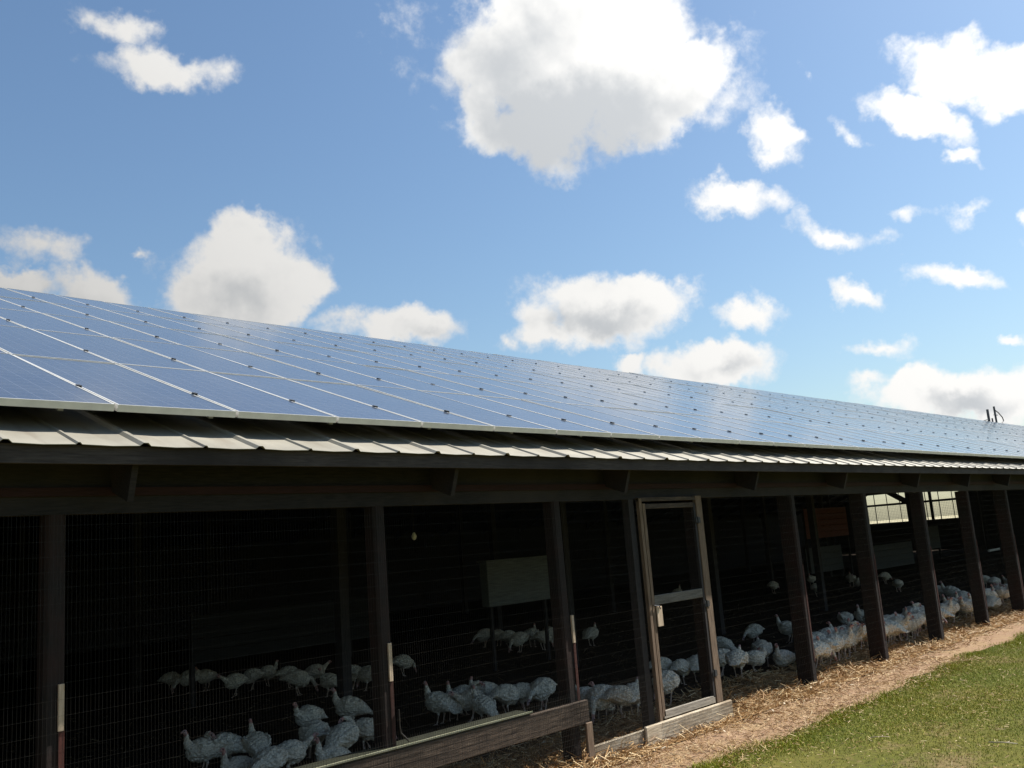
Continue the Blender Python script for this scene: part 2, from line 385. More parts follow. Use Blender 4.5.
mb = MB(); mb.tube([(9.0, dy0 - .03, 1.52), (9.1, dy0 - .03, 1.51), (9.12, dy0 - .03, 1.47)], .008, 6); mb.build('latch', M['grey_dark'], door)

# poultry netting, one panel for each bay
def netting(x0, x1, z0, z1, y, dx=.052, dz=.052, r=.00055, parent=barn):
    mb = MB()
    for x in np.arange(x0, x1, dx):
        wob = random.uniform(-.004, .004)
        mb.tube([(x, y, z0), (x + wob, y, z1)], r, 3, caps=False)
    for z in np.arange(z0, z1, dz):
        mb.tube([(x0, y - .002, z), (x1, y - .002, z + random.uniform(-.004, .004))], r, 3, caps=False)
    return mb.build('netting', M['galv'], parent)
bays = [(-2.8, -.23), (-.23, 2.34), (2.34, 5.11), (5.11, 7.53), (7.53, 8.9)] + [(10.3, 12.86)] + [(12.86 + 2.545 * i, 12.86 + 2.545 * (i + 1)) for i in range(7)]
for a, b_ in bays:
    netting(a, b_, .05 if a > 7 else .2, 2.77, PY - .073 if a < 10 else PY - .02, .026 if a < 10 else .05, .104)
for a, b_ in bays[:5]: netting(a, b_, .03 if a > 7 else .12, .78, PY - .078, .026, .052, r=.0012)
netting(8.9, 10.5, .0, .24, PY - .106, .026, .04, r=.001)
netting(9.06, 10.09, .3, 2.66, PY - .06, .026, .104, parent=door)

# ------------------------------------------------------------------ solar panels
EY, EZ = 6.49, 3.535    # top of the lowest panel edge
PW = .9476; ROWL = 2.65; ROW0 = 2.47; X0 = 2.676 - 4 * PW
def panel_root(l, name='solar_panel', w=PW - .024):
    mb = MB(); fw = .012; fh = .052
    mb.box(fw, w - fw, fw, l - fw, -.012, -.003)
    o = mb.build(name, M['glass'])
    f = MB(); f.box(0, w, 0, fw, -fh, 0); f.box(0, w, l - fw, l, -fh, 0); f.box(0, fw, fw, l - fw, -fh, 0); f.box(w - fw, w, fw, l - fw, -fh, 0)
    f.build('frame', M['alu'], o)
    c_ = MB(); c_.box(-.026, .006, l * .30, l * .30 + .05, -.06, .012)
    c_.build('clamp', M['clamp'], o)
    return o
def slope_pt(x, s): return Vector((x, EY + s * CS, EZ + s * SN))
rows = []; s = 0
for r_ in range(5):
    l = ROW0 if r_ == 0 else ROWL; rows.append((s, l - .02)); s += l
cells = []
cam_p = Vector((0, 0, 2.32))
for r_, (s0, l) in enumerate(rows):
    for j in range(81):
        x = X0 + j * PW
        p = slope_pt(x, s0 + l / 2); d = (p - cam_p).length
        vis = (p.x > .6)
        n_ = Vector((0, -SN, CS)); cosv = abs((p - cam_p).normalized().dot(n_))
        cells.append((-(cosv / d ** 2) if vis else 1, r_, j, x, s0, l))
cells.sort()
protos = {}
rowname = ['lowest row above the tin eave', 'second row up from the eave', 'middle row of the roof', 'fourth row up from the eave', 'top row along the ridge']
rest = MB()
for k, (_, r_, j, x, s0, l) in enumerate(cells):
    if k < 300:
        if l not in protos:
            o = panel_root(l); protos[l] = o; kids = list(o.children)
        else:
            src = protos[l]; o = src.copy(); COL.objects.link(o)
            for ch in src.children:
                c_ = ch.copy(); COL.objects.link(c_); c_.parent = o
        jit = random.uniform(-.003, .003)
        o.location = slope_pt(x, s0); o.rotation_euler = (SL + jit, random.uniform(-.0015, .0015), 0)
        tag(o, 'dark blue solar panel with pale aluminium frame in the ' + rowname[r_], 'solar panel', 'solar panels covering the barn roof')
    else:
        def P3(a, b_, c_): q = slope_pt(x + a, s0 + b_); return (q.x, q.y - SN * c_, q.z + CS * c_)
        w = PW - .024; fw = .012
        def slab(a0, a1, b0, b1, c0, c1, mi):
            vs = [P3(a, b_, c_) for a in (a0, a1) for b_ in (b0, b1) for c_ in (c0, c1)]
            rest.add(vs, [(0, 1, 3, 2), (4, 6, 7, 5), (0, 4, 5, 1), (2, 3, 7, 6), (0, 2, 6, 4), (1, 5, 7, 3)], mi)
        slab(fw, w - fw, fw, l - fw, -.012, -.003, 0)
        slab(0, w, 0, fw, -.052, 0, 1); slab(0, w, l - fw, l, -.052, 0, 1); slab(0, fw, fw, l - fw, -.052, 0, 1); slab(w - fw, w, fw, l - fw, -.052, 0, 1)
        slab(-.026, .006, l * .30, l * .30 + .05, .002, .013, 2)
tag(rest.build('distant_solar_panels', [M['glass'], M['alu'], M['clamp']]), 'remaining blue solar panels at the far ends of the roof', 'solar panels', kind='stuff')
rack = empty('panel_rack', (0, EY, EZ)); tag(rack, 'aluminium mounting rails running under the solar panels', 'mounting rack')
for r_, (s0, l) in enumerate(rows):
    for fr in (.18, .8):
        q = slope_pt(X0, s0 + l * fr); n_ = Vector((0, -SN, CS)); v_ = Vector((0, CS, SN))
        mb = MB(); mb.obox(q - n_ * .098, (81 * PW, 0, 0), v_ * .04, n_ * .044)
        for i in range(68): mb.obox(q - n_ * .145 + Vector((i * 1.18, 0, 0)), (.04, 0, 0), v_ * .04, n_ * .046)
        mb.build('rail', M['alu'], rack, loc=-rack.location)

# antenna masts by the ridge
ant = empty('roof_mast', (64.4, RY, roofz(RY))); tag(ant, 'pair of slim grey masts with a bowed bracket on the far ridge', 'mast')
def am(name, pts, r): mb = MB(); mb.tube(pts, r, 8); mb.build(name, M['grey_dark'], ant)
am('pole', [(0, 0, -.1), (0, 0, 1.0)], .08); am('pole', [(1.5, 0, -.1), (1.45, 0, 1.28)], .065)
am('pole', [(.7, 0, -.1), (.7, 0, .45)], .05)
am('bracket', [(1.5, 0, 1.05), (2.2, 0, .9), (2.9, 0, .62), (3.05, 0, .4), (2.6, 0, .2), (2.3, 0, .1)], .035)
am('stay', [(-2.2, 0, .06), (-1, 0, .22), (0, 0, .35)], .03); am('crosspiece', [(1.2, 0, .7), (1.9, 0, .72)], .03)

# ------------------------------------------------------------------ things inside the barn
b_ = empty('feed_bin', (13.38, 13.3, 0)); tag(b_, 'pale grey ribbed metal bin on legs deep inside the barn behind the second bay', 'bin')
mb = MB()
mb.box(-.9, .9, -.25, -.05, 1.22, 2.06)
for i in range(9): mb.box(-.9, .9, -.262, -.252, 1.24 + i * .09, 1.285 + i * .09)
mb.build('body', M['greymetal'], b_, bevel=.01)
mb = MB(); mb.box(-.94, .94, -.29, -.01, 2.063, 2.10); mb.build('lid', M['greymetal'], b_)
for x in (-.8, .74):
    for y in (-.18,): mb = MB(); mb.box(x, x + .06, y, y + .06, 0, 1.218); mb.build('leg', M['post_in'], b_)
def partition(x0, x1, y, z0, z1, mat, label, nb=4, name='board_partition'):
    e = empty(name, ((x0 + x1) / 2, y, 0)); tag(e, label, 'partition')
    mb = MB(); h = (z1 - z0) / nb; w = (x1 - x0) / 2
    for i in range(nb): mb.box(-w, w, 0, .025, z0 + i * h + .004, z0 + (i + 1) * h - .004)
    mb.build('boards', mat, e)
    for x in (-w, w - .08): mb = MB(); mb.box(x, x + .08, .028, .11, 0, z1 + .05); mb.build('post', M['post_in'], e)
    return e
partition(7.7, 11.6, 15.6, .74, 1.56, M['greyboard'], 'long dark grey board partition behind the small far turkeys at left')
partition(35.4, 39.3, 18, 1.74, 2.98, mat_noise('faded_red_screen', (.16, .055, .045), (.22, .09, .075), WX, 4), 'faded red-brown board screen high at the back, left of the bright window', 5)
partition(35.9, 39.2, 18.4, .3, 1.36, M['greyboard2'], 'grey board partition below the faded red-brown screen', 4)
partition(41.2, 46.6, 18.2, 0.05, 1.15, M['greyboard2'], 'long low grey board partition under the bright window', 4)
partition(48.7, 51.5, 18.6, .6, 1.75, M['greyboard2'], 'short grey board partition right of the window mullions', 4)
lb = empty('hanging_bulb', (7.8, 9.5, 2.56)); tag(lb, 'small unlit white bulb hanging from a cord in the dark second bay', 'light bulb')
mb = MB(); mb.tube([(0, 0, -.05), (0, 0, -.035), (0, 0, 0), (0, 0, .03), (0, 0, .05)], [.008, .028, .036, .022, .012], 10); mb.build('bulb', M['white'], lb, smooth=True)
mb = MB(); mb.tube([(0, 0, .05), (0, 0, roofz(9.5) - 2.56 - .05)], .004, 5); mb.build('cord', M['clamp'], lb)
wp = empty('hanging_bar', (41.2, 13, .70)); tag(wp, 'short white pipe hanging level on two cords near the right end of the barn front', 'bar')  # plain white bar hung on cords
mb = MB(); mb.tube([(0, 0, 0), (1.7, 0, .01)], .05, 8); mb.build('bar', M['white'], wp)
for x in (.2, 1.5): mb = MB(); mb.tube([(x, 0, .04), (x, 0, roofz(13) - .70 - .06)], .004, 4); mb.build('cord', M['clamp'], wp)

# ------------------------------------------------------------------ turkeys
def turkey_mesh(name, pose):
    mb = MB()
    drop = {'sit': .175}.get(pose, 0)
    H = .375 - drop          # body centre height
    # body spine, tail to breast (x forward)
    tilt = {'alert': .07, 'stand': .03, 'walk': .0, 'graze': -.06, 'peck': -.05, 'sit': 0, 'preen': .03}[pose]
    def bp(x, z): return (x, 0, H + z + tilt * x / .3)
    spine = [bp(-.43, -.06), bp(-.36, -.04), bp(-.28, -.01), bp(-.18, .015), bp(-.07, .02), (.05, 0, H + .01 + tilt * .16), bp(.15, -.01), bp(.225, .0)]
    rad = [(.10, .016), (.115, .035), (.13, .075), (.165, .13), (.19, .168), (.195, .185), (.17, .165), (.10, .11)]
    mb.tube(spine, rad, 16)
    # wings
    for s_ in (-1, 1):
        mb.tube([(-.30, s_ * .10, H - .0 + tilt * -.9), (-.17, s_ * .16, H + .015), (-.02, s_ * .185, H + .02), (.09, s_ * .175, H + .03 + tilt * .3), (.15, s_ * .11, H + .03 + tilt * .5)],
                [(.014, .04), (.035, .085), (.045, .115), (.04, .105), (.018, .05)], 10)
    sh = Vector(bp(.19, .05))
    if pose in ('alert', 'sit'): nk = [sh, (.25, 0, H + .15), (.255, .005, H + .24), (.265, .01, H + .31), (.285, .01, H + .345)]; fd = Vector((1, 0, -.12))
    elif pose == 'stand': nk = [sh, (.27, 0, H + .10), (.30, 0, H + .18), (.315, .01, H + .245), (.335, .012, H + .275)]; fd = Vector((1, .1, -.18))
    elif pose == 'walk': nk = [sh, (.28, 0, H + .08), (.35, 0, H + .13), (.41, 0, H + .18), (.44, 0, H + .20)]; fd = Vector((1, -.1, -.1))
    elif pose == 'graze': nk = [Vector((.2, 0, H - .02)), (.29, 0, H - .04), (.35, .01, H - .13), (.385, .015, H - .22), (.40, .02, H - .265)]; fd = Vector((.55, 0, -.85))
    elif pose == 'peck': nk = [Vector((.2, 0, H)), (.3, 0, H + .0), (.375, -.02, H - .05), (.43, -.03, H - .12), (.45, -.035, H - .15)]; fd = Vector((.75, -.1, -.6))
    elif pose == 'preen': nk = [sh, (.26, .03, H + .13), (.25, .08, H + .20), (.19, .12, H + .22), (.14, .14, H + .20)]; fd = Vector((-.8, .2, -.5))
    nk = [Vector(q) for q in nk]; fd.normalize()
    mb.tube([Vector((.12, 0, H))] + nk, [.115, .095, .062, .042, .031, .028], 10)
    hd = nk[-1]
    mb.tube([hd - fd * .03, hd - fd * .012, hd + fd * .012, hd + fd * .032, hd + fd * .05, hd + fd * .075], [.014, .028, .031, .024, .014, .006], 10)
    up = Vector((0, 0, 1)); dn = -up + fd * .3
    w0 = hd + fd * .03
    mb.tube([w0 + up * .01, w0 + fd * .02, w0 + fd * .035 - up * .03], [.008, .008, .009], 6)       # snood
    mb.tube([hd + fd * .015, hd + fd * .012 - up * .035, hd - fd * .005 - up * .07], [.012, .014, .010], 6)  # wattle
    legs = []
    if pose != 'sit':
        for s_ in (-1, 1):
            st = {'walk': .09, 'alert': .01, 'stand': .02, 'graze': .03, 'peck': .06, 'preen': 0}[pose] * s_
            y = s_ * .075
            hip = Vector((-.02, y, H - .06)); hock = Vector((-.05 + st * .5, y, .19)); ank = Vector((-.0 + st, y, .02))
            mb.tube([hip, hip + Vector((0, 0, -.08)), (hip + hock) / 2 + Vector((0, 0, -.02)), hock], [(.06, .075), (.055, .06), .032, .018], 8)
            mb.tube([hock, (hock + ank) / 2, ank], [.017, .013, .016], 6)
            for a in (-.5, 0, .5, math.pi): 
                L = .075 if a != math.pi else .035
                mb.tube([ank, ank + Vector((math.cos(a) * L * .6, math.sin(a) * L * .6, -.004)), ank + Vector((math.cos(a) * L, math.sin(a) * L, -.014))], [.012, .010, .008], 5)
    tmp = mb.build('tmp', M['feather'])
    md = tmp.modifiers.new('r', 'REMESH'); md.mode = 'VOXEL'; md.voxel_size = .0115; md.use_smooth_shade = True
    sm = tmp.modifiers.new('s', 'SMOOTH'); sm.factor = .5; sm.iterations = 2
    dg = bpy.context.evaluated_depsgraph_get(); me = bpy.data.meshes.new_from_object(tmp.evaluated_get(dg), depsgraph=dg)
    bpy.data.objects.remove(tmp, do_unlink=True)
    me.name = name; me.materials.clear()
    for k in ('feather', 'skin', 'leg', 'eye'): me.materials.append(M[k])
    side = fd.cross(up).normalized()
    # feather relief: overlapping tufts along the body
    for v in me.vertices:
        c = v.co
        if c.z > .17 - drop and (c - hd).length > .12:
            ph = math.sin(c.x * 62 + math.sin(c.z * 48 + c.y * 31) * 2.2) * .0048 + math.sin(c.z * 83 + c.x * 27 + math.sin(c.y * 50)) * .0038 + random.uniform(-.0015, .0015)
            v.co = c + v.normal * ph
    for p in me.polygons:
        c = p.center; d = (c - hd).length; mi = 0
        if d < .055 or (c - (hd + fd * .05)).length < .05 or (c - (hd - up * .05)).length < .035: mi = 1
        elif (c - nk[-2]).length < .034 and pose != 'preen': mi = 1
        elif pose != 'sit' and c.z < .185: mi = 2
        for s_ in (-1, 1):
            if (c - (hd + fd * .016 + side * s_ * .027 + up * .008)).length < .0125: mi = 3
        p.material_index = mi
    me.polygons.foreach_set('use_smooth', [True] * len(me.polygons))
    return me
TM = {p: turkey_mesh('turkey_' + p, p) for p in ('alert', 'stand', 'walk', 'graze', 'peck', 'sit', 'preen')}

# camera (also used to turn rough picture estimates of the flock into floor positions)
yaw, pit, rol = map(math.radians, (43.867, 10.115, -4.352))
fw = Vector((math.cos(yaw) * math.cos(pit), math.sin(yaw) * math.cos(pit), math.sin(pit)))
rt = Vector((math.sin(yaw), -math.cos(yaw), 0)); upv = rt.cross(fw)
r2 = rt * math.cos(rol) + upv * math.sin(rol); u2 = -rt * math.sin(rol) + upv * math.cos(rol)
FPX = 912.7
cd = bpy.data.cameras.new('camera'); cam = bpy.data.objects.new('camera', cd); COL.objects.link(cam)
cd.sensor_width = 36; cd.lens = 36 * FPX / 1024; cd.clip_end = 4000; cd.clip_start = .05
cam.matrix_world = Matrix((( r2.x, u2.x, -fw.x, 0), (r2.y, u2.y, -fw.y, 0), (r2.z, u2.z, -fw.z, 2.32), (0, 0, 0, 1)))
sc.camera = cam

FLOCK = 'white turkeys of the barn flock'
def on_floor(px, py):
    r = r2 * (px - 512) / FPX - u2 * (py - 384) / FPX + fw; t_ = (.03 - 2.32) / r.z; return r.x * t_, r.y * t_
placed = []
def turkey(px, py, pose, head, label, scale=None):
    """head: heading in degrees, 0 = towards +x (right and away), 90 = straight into the barn"""
    x, y = on_floor(px, py); y = max(y, PY + .62)
    for it in range(12):
        for (a, b_) in placed:
            d = math.hypot(x - a, y - b_)
            if d < .25: f = (.26 - d) / max(d, .01); x += (x - a) * f + .003; y = max(PY + .6, y + (y - b_) * f)
    placed.append((x, y))
    o = bpy.data.objects.new('turkey', TM[pose]); COL.objects.link(o)
    s = scale or random.uniform(.68, .80)
    o.location = (x, y, litz(x, y) + .016 + (0 if pose != 'sit' else -.012)); o.rotation_euler.z = R(head + random.uniform(-6, 6)); o.scale = (s, s * random.uniform(.95, 1.05), s)
    tag(o, label, 'turkey', FLOCK)
    return o
T = turkey
# near group at the bottom left
T(203, 775, 'alert', 170, 'turkey at the far left of the near bottom group, head just raised')
T(238, 782, 'sit', 200, 'turkey crouched low at the bottom edge, left part of the near group')
T(222, 771, 'preen', 130, 'turkey with its head folded back, left part of the near bottom group')
T(257, 768, 'alert', 80, 'slim tall turkey standing upright in the middle of the near bottom group')
T(291, 776, 'walk', 0, 'broad large turkey seen side on at the bottom of the near group')
T(270, 785, 'peck', 200, 'turkey pecking at the bottom edge below the tall upright one')
T(309, 738, 'stand', 200, 'dim turkey standing behind the near bottom group, left of the second post')
T(315, 757, 'graze', 70, 'turkey with lowered head between the broad turkey and the second post')
T(351, 729, 'alert', 150, 'lone upright turkey just left of the second post')
T(345, 762, 'preen', 20, 'turkey preening beside the left end of the rail cap strip')
T(368, 752, 'peck', 330, 'small turkey pecking beside the foot of the second post')
T(332, 768, 'sit', 180, 'turkey sitting close against the netting under the preening one')
# far row, left
for px, py, po, h, lb_ in [
    (172, 692, 'peck', 20, 'faint far turkey at the left end of the dark far row'), (190, 692, 'graze', 160, 'second faint turkey from the left in the dark far row'),
    (206, 690, 'stand', 200, 'third faint turkey from the left in the dark far row'), (235, 696, 'walk', 180, 'far turkey walking left in the dark row behind the near group'),
    (252, 690, 'peck', 170, 'far turkey pecking near the middle of the dark left row'), (268, 686, 'stand', 10, 'far turkey standing just left of a pair in the dark left row'),
    (290, 688, 'peck', 350, 'left one of the brighter far pair in the dark left row'), (299, 695, 'graze', 330, 'right one of the brighter far pair in the dark left row'),
    (316, 686, 'walk', 0, 'far turkey walking right in the dark row, right of the brighter pair'), (330, 697, 'stand', 100, 'small far turkey standing lower than the rest of the dark left row'),
    (352, 688, 'peck', 200, 'far turkey below the right end of the long dark partition'), (369, 690, 'graze', 90, 'far turkey immediately left of the second post batten'),
    (404, 676, 'graze', 0, 'turkey grazing alone immediately right of the second post batten')]: T(px, py, po, h, lb_)
# between the second and third posts
for px, py, po, h, lb_ in [
    (440, 724, 'alert', 100, 'leftmost upright turkey above the rail between second and third posts'), (451, 721, 'alert', 60, 'upright turkey second from the left above the rail'),
    (464, 714, 'stand', 10, 'dim turkey standing behind the upright pair above the rail'), (472, 720, 'walk', 180, 'round bodied turkey facing left in the middle above the rail'),
    (484, 724, 'alert', 85, 'small slim upright turkey directly in front of a curved-neck one above the rail'), (487, 712, 'preen', 160, 'turkey with strongly curved neck in the middle above the rail'),
    (508, 716, 'graze', 0, 'big humped turkey grazing to the right above the rail'), (525, 712, 'graze', 340, 'turkey grazing close behind the big humped one above the rail end'),
    (541, 711, 'peck', 190, 'dim turkey just left of the third post above the rail'),
    (485, 647, 'peck', 180, 'faint far turkey at the left end under the grey bin'), (499, 646, 'stand', 200, 'faint far turkey standing second under the grey bin'),
    (510, 650, 'peck', 10, 'faint far turkey third from the left under the grey bin'), (520, 652, 'graze', 180, 'brightest far turkey under the middle of the grey bin'),
    (533, 647, 'stand', 20, 'faint far turkey right of the brightest one under the grey bin'), (544, 650, 'graze', 0, 'far turkey with head down under the right end of the grey bin'),
    (551, 645, 'alert', 200, 'taller far turkey immediately left of the third post'), (592, 645, 'stand', 10, 'single far turkey standing between the third post and the door')]: T(px, py, po, h, lb_)
# between the third post and the door
for px, py, po, h, lb_ in [
    (590, 722, 'alert', 110, 'turkey with raised head just right of the rail end stake'), (603, 727, 'graze', 190, 'largest round turkey grazing left beside the rail end stake'),
    (620, 727, 'peck', 350, 'turkey pecking right between the round one and the door'), (633, 724, 'walk', 20, 'turkey with raised head looking right, immediately left of the door'),
    (612, 717, 'stand', 150, 'turkey half hidden behind the three in front of the door'),
    (668, 706, 'peck', 190, 'turkey low behind the left stile inside the door'), (683, 684, 'peck', 10, 'round grey turkey seen through the middle of the door'),
    (664, 684, 'graze', 350, 'turkey behind the left stile, higher of the two at that side of the door'), (699, 682, 'walk', 30, 'small dim turkey seen through the door near its right stile')]: T(px, py, po, h, lb_)
# between the door and the fourth post
for px, py, po, h, lb_ in [
    (723, 658, 'alert', 90, 'upright turkey just right of the door, head held high'), (722, 676, 'peck', 150, 'turkey partly hidden behind the right door jamb'),
    (740, 684, 'walk', 20, 'large mottled turkey standing right of the door'), (756, 674, 'preen', 300, 'yellowish turkey between the mottled one and the fourth post'),
    (764, 666, 'walk', 40, 'turkey with raised head behind the yellowish one, right of the door'), (755, 644, 'peck', 170, 'small dim far turkey above the group right of the door'),
    (790, 642, 'alert', 100, 'turkey half hidden at the left side of the fourth post'), (785, 668, 'sit', 180, 'dim turkey lying just left of the fourth post'),
    (678, 596, 'sit', 0, 'tiny far turkey right of the door jamb near the dark back'), (774, 593, 'peck', 0, 'tiny pale far turkey left of the fourth post')]: T(px, py, po, h, lb_)
# individuals further right
for px, py, po, h, lb_ in [
    (847, 630, 'walk', 190, 'turkey walking left alone above the flock between fourth and fifth posts'), (864, 628, 'alert', 180, 'dim upright turkey close left of the fifth post'),
    (812, 586, 'stand', 200, 'far pale turkey upright above another, right of the fourth post'), (818, 596, 'peck', 10, 'far pale turkey low beneath the upright one right of the fourth post'),
    (852, 586, 'stand', 30, 'far dim turkey below the grey partition, left of the fifth post'), (861, 590, 'alert', 120, 'far dim turkey immediately left of the fifth post'),
    (886, 584, 'peck', 350, 'broad dim far turkey right of the fifth post'), (899, 592, 'graze', 20, 'bright small far turkey right of the broad dim one'),
    (941, 600, 'alert', 90, 'left of two upright turkeys right of the sixth post'), (953, 602, 'alert', 110, 'right of two upright turkeys right of the sixth post'),
    (965, 608, 'peck', 0, 'turkey bending beside the two upright ones, left of the seventh post'),
    (985, 588, 'stand', 90, 'dim turkey at the top of the heap right of the seventh post'), (996, 590, 'peck', 0, 'round turkey high in the heap right of the seventh post'),
    (1001, 602, 'walk', 20, 'broad turkey in the middle of the heap right of the seventh post'), (996, 613, 'sit', 10, 'turkey lying lowest in the heap right of the seventh post'),
    (1012, 592, 'stand', 60, 'turkey at the right edge of the heap beside the eighth post')]: T(px, py, po, h, lb_)
def flock(n, x0, x1, top, bot, label):
    for i in range(n):
        u = (i + random.uniform(.1, .9)) / n; px = x0 + (x1 - x0) * u
        a = top[0] + (top[1] - top[0]) * u; b2 = bot[0] + (bot[1] - bot[0]) * u
        py = random.uniform(a, b2)
        T(px, py, random.choice(['alert', 'stand', 'walk', 'peck', 'alert', 'preen', 'sit', 'stand', 'graze', 'preen']), random.choice([0, 20, 180, 160, 90, 270, 200, 330]), label)
flock(25, 816, 872, (652, 642), (676, 664), 'white turkey crowded in the flock between the fourth and fifth posts')
flock(21, 886, 930, (640, 624), (662, 648), 'white turkey crowded in the flock between the fifth and sixth posts')
flock(17, 942, 972, (620, 612), (646, 636), 'white turkey crowded at the netting between the sixth and seventh posts')
flock(10, 988, 1014, (604, 598), (622, 614), 'white turkey crowded at the netting between the seventh and eighth posts')

# ------------------------------------------------------------------ straw, grass (stuff)
def quads_mesh(name, P, D, W, mat, tri=False, bend=None):
    """P base points (n,3), D direction*length (n,3), W half width vec (n,3)"""
    n = len(P)
    if tri:
        vs = np.empty((n, 5, 3)); mid = P + D * .55
        vs[:, 0] = P - W; vs[:, 1] = P + W; vs[:, 2] = mid + W * .8; vs[:, 3] = mid - W * .8
        vs[:, 4] = P + D + (bend if bend is not None else 0)
        base = (np.arange(n) * 5)[:, None]
        q = base + np.array([0, 1, 2, 3]); t_ = base + np.array([3, 2, 4])
        loops = np.concatenate([q, t_], 1).ravel()
        starts = (np.arange(n) * 7)[:, None] + np.array([0, 4]); tot = np.tile([4, 3], n); nv = 5 * n
        starts = starts.ravel()
    else:
        vs = np.empty((n, 4, 3)); vs[:, 0] = P - W; vs[:, 1] = P + W; vs[:, 2] = P + D + W; vs[:, 3] = P + D - W
        loops = np.arange(4 * n); starts = np.arange(n) * 4; tot = np.full(n, 4); nv = 4 * n
    me = bpy.data.meshes.new(name); me.vertices.add(nv); me.vertices.foreach_set('co', vs.ravel().astype(np.float32))
    me.loops.add(len(loops)); me.loops.foreach_set('vertex_index', loops.astype(np.int32))
    me.polygons.add(len(starts)); me.polygons.foreach_set('loop_start', starts.astype(np.int32)); me.polygons.foreach_set('loop_total', tot.astype(np.int32))
    me.update(calc_edges=True); me.materials.append(mat)
    o = bpy.data.objects.new(name, me); COL.objects.link(o); return o
litv = np.vectorize(lambda x, y: litz(x, y) + .016)
edgev = np.vectorize(edge)
def straw(name, n, xr, yr, zoff, zmax, lmin, lmax, label, xpow=1.6, wid=.0035, mat='straw'):
    x = xr[0] + (xr[1] - xr[0]) * rng.random(n) ** xpow
    y = yr[0] + (yr[1] - yr[0]) * np.clip(rng.beta(2, 2, n), 0, 1)
    patch = .5 + .5 * np.sin(x * 1.9 + np.sin(y * 4)) * np.sin(y * 3.3 + x * .7)
    keep = rng.random(n) < .35 + .65 * patch; x, y = x[keep], y[keep]; n = len(x)
    z = np.where(y > 6.42, litv(x, y), .006) + zoff + zmax * rng.random(n) ** 2.5
    a = rng.random(n) * 2 * np.pi; el = rng.normal(.08, .28, n); L = lmin + (lmax - lmin) * rng.random(n) ** 2
    D = np.stack([np.cos(a) * np.cos(el), np.sin(a) * np.cos(el), np.abs(np.sin(el))], 1) * L[:, None]
    up = np.stack([np.zeros(n), np.zeros(n), np.ones(n)], 1); Wv = np.cross(D, up); Wv /= np.linalg.norm(Wv, axis=1)[:, None] + 1e-9
    tw = rng.normal(0, .8, n)[:, None]; Wv = (Wv * np.cos(tw) + up * np.sin(tw)) * (wid * (.7 + .6 * rng.random(n)))[:, None]
    return tag(quads_mesh(name, np.stack([x, y, z], 1), D, Wv, M[mat]), label, 'straw', kind='stuff')
straw('loose_straw', 60000, (4, 42), (6.15, 7.9), 0, .07, .04, .2, 'heap of loose golden straw along the foot of the netting', 1.5, .004)
straw('scattered_straw', 22000, (5, 16), (5.25, 6.9), .002, .018, .03, .12, 'fine straw bits thickly scattered over the near path', 1.6, .0026)
straw('straw_under_rail', 14000, (3.5, 8.4), (6.2, 7.5), 0, .12, .04, .18, 'brown straw heaped under the weathered rail board', 1, .004)
straw('path_edge_straw', 3500, (14, 34), (5.9, 6.7), .002, .012, .03, .12, 'thin straw along the far side of the dirt path', 1.4, .003)
straw('barn_litter_straw', 9000, (3, 45), (7.2, 18), 0, .02, .05, .18, 'thin straw scattered over the dark barn floor', 1.3, .005, 'dimmed')
straw('lawn_straw', 6000, (8, 24), (2.6, 5.9), .02, .02, .02, .08, 'dead straw bits lying in the lawn', 1.5, .0022)

def grass(n, xr, ymin, hmin, hmax, wid, name, label):
    x = xr[0] + (xr[1] - xr[0]) * rng.random(n) ** 1.35; e = edgev(x)
    y = ymin + (e - ymin + .12) * rng.random(n) ** .85
    m1 = .5 + .5 * np.sin(x * .8 + 2 * np.sin(y * 1.3)) * np.sin(y * 2.1 + x * .35)
    band = np.clip(1 - (e - y) / .55, 0, 1)               # lusher strip along the path
    dry = np.clip((11.5 - x) / 3.0, 0, 1) * np.clip(1 - band, 0, 1)
    clump = .5 + .5 * np.sin(x * 3.1 + np.sin(y * 5.3) * 1.7) * np.sin(y * 4.7 + x * 1.3)
    keep = rng.random(n) < np.clip(.40 + .4 * m1 + .6 * band * clump - .75 * dry, 0.04, 1)
    keep &= ~((y > e) & (rng.random(n) < .75))
    x, y, band, clump = x[keep], y[keep], band[keep], clump[keep]; n = len(x)
    h = (hmin + (hmax - hmin) * rng.random(n) ** 1.5) * (1 + 2.4 * band * clump ** 2)
    a = rng.random(n) * 2 * np.pi; lean = np.abs(rng.normal(0, .45, n))
    D = np.stack([np.cos(a) * np.sin(lean), np.sin(a) * np.sin(lean), np.cos(lean)], 1) * h[:, None]
    b_ = rng.random(n) * np.pi; Wv = np.stack([np.cos(b_), np.sin(b_), np.zeros(n)], 1) * wid
    bend = np.stack([np.cos(a), np.sin(a), -np.ones(n) * .3], 1) * (h * .25)[:, None]
    return tag(quads_mesh(name, np.stack([x, y, np.zeros(n)], 1), D, Wv, M['grass'], True, bend), label, 'grass', kind='stuff')
grass(330000, (8, 34), 2.6, .012, .032, .0028, 'lawn_grass', 'short green and yellowish lawn grass beside the dirt path')
grass(40000, (30, 80), 1.0, .03, .07, .008, 'far_lawn_grass', 'far strip of lawn grass along the barn')

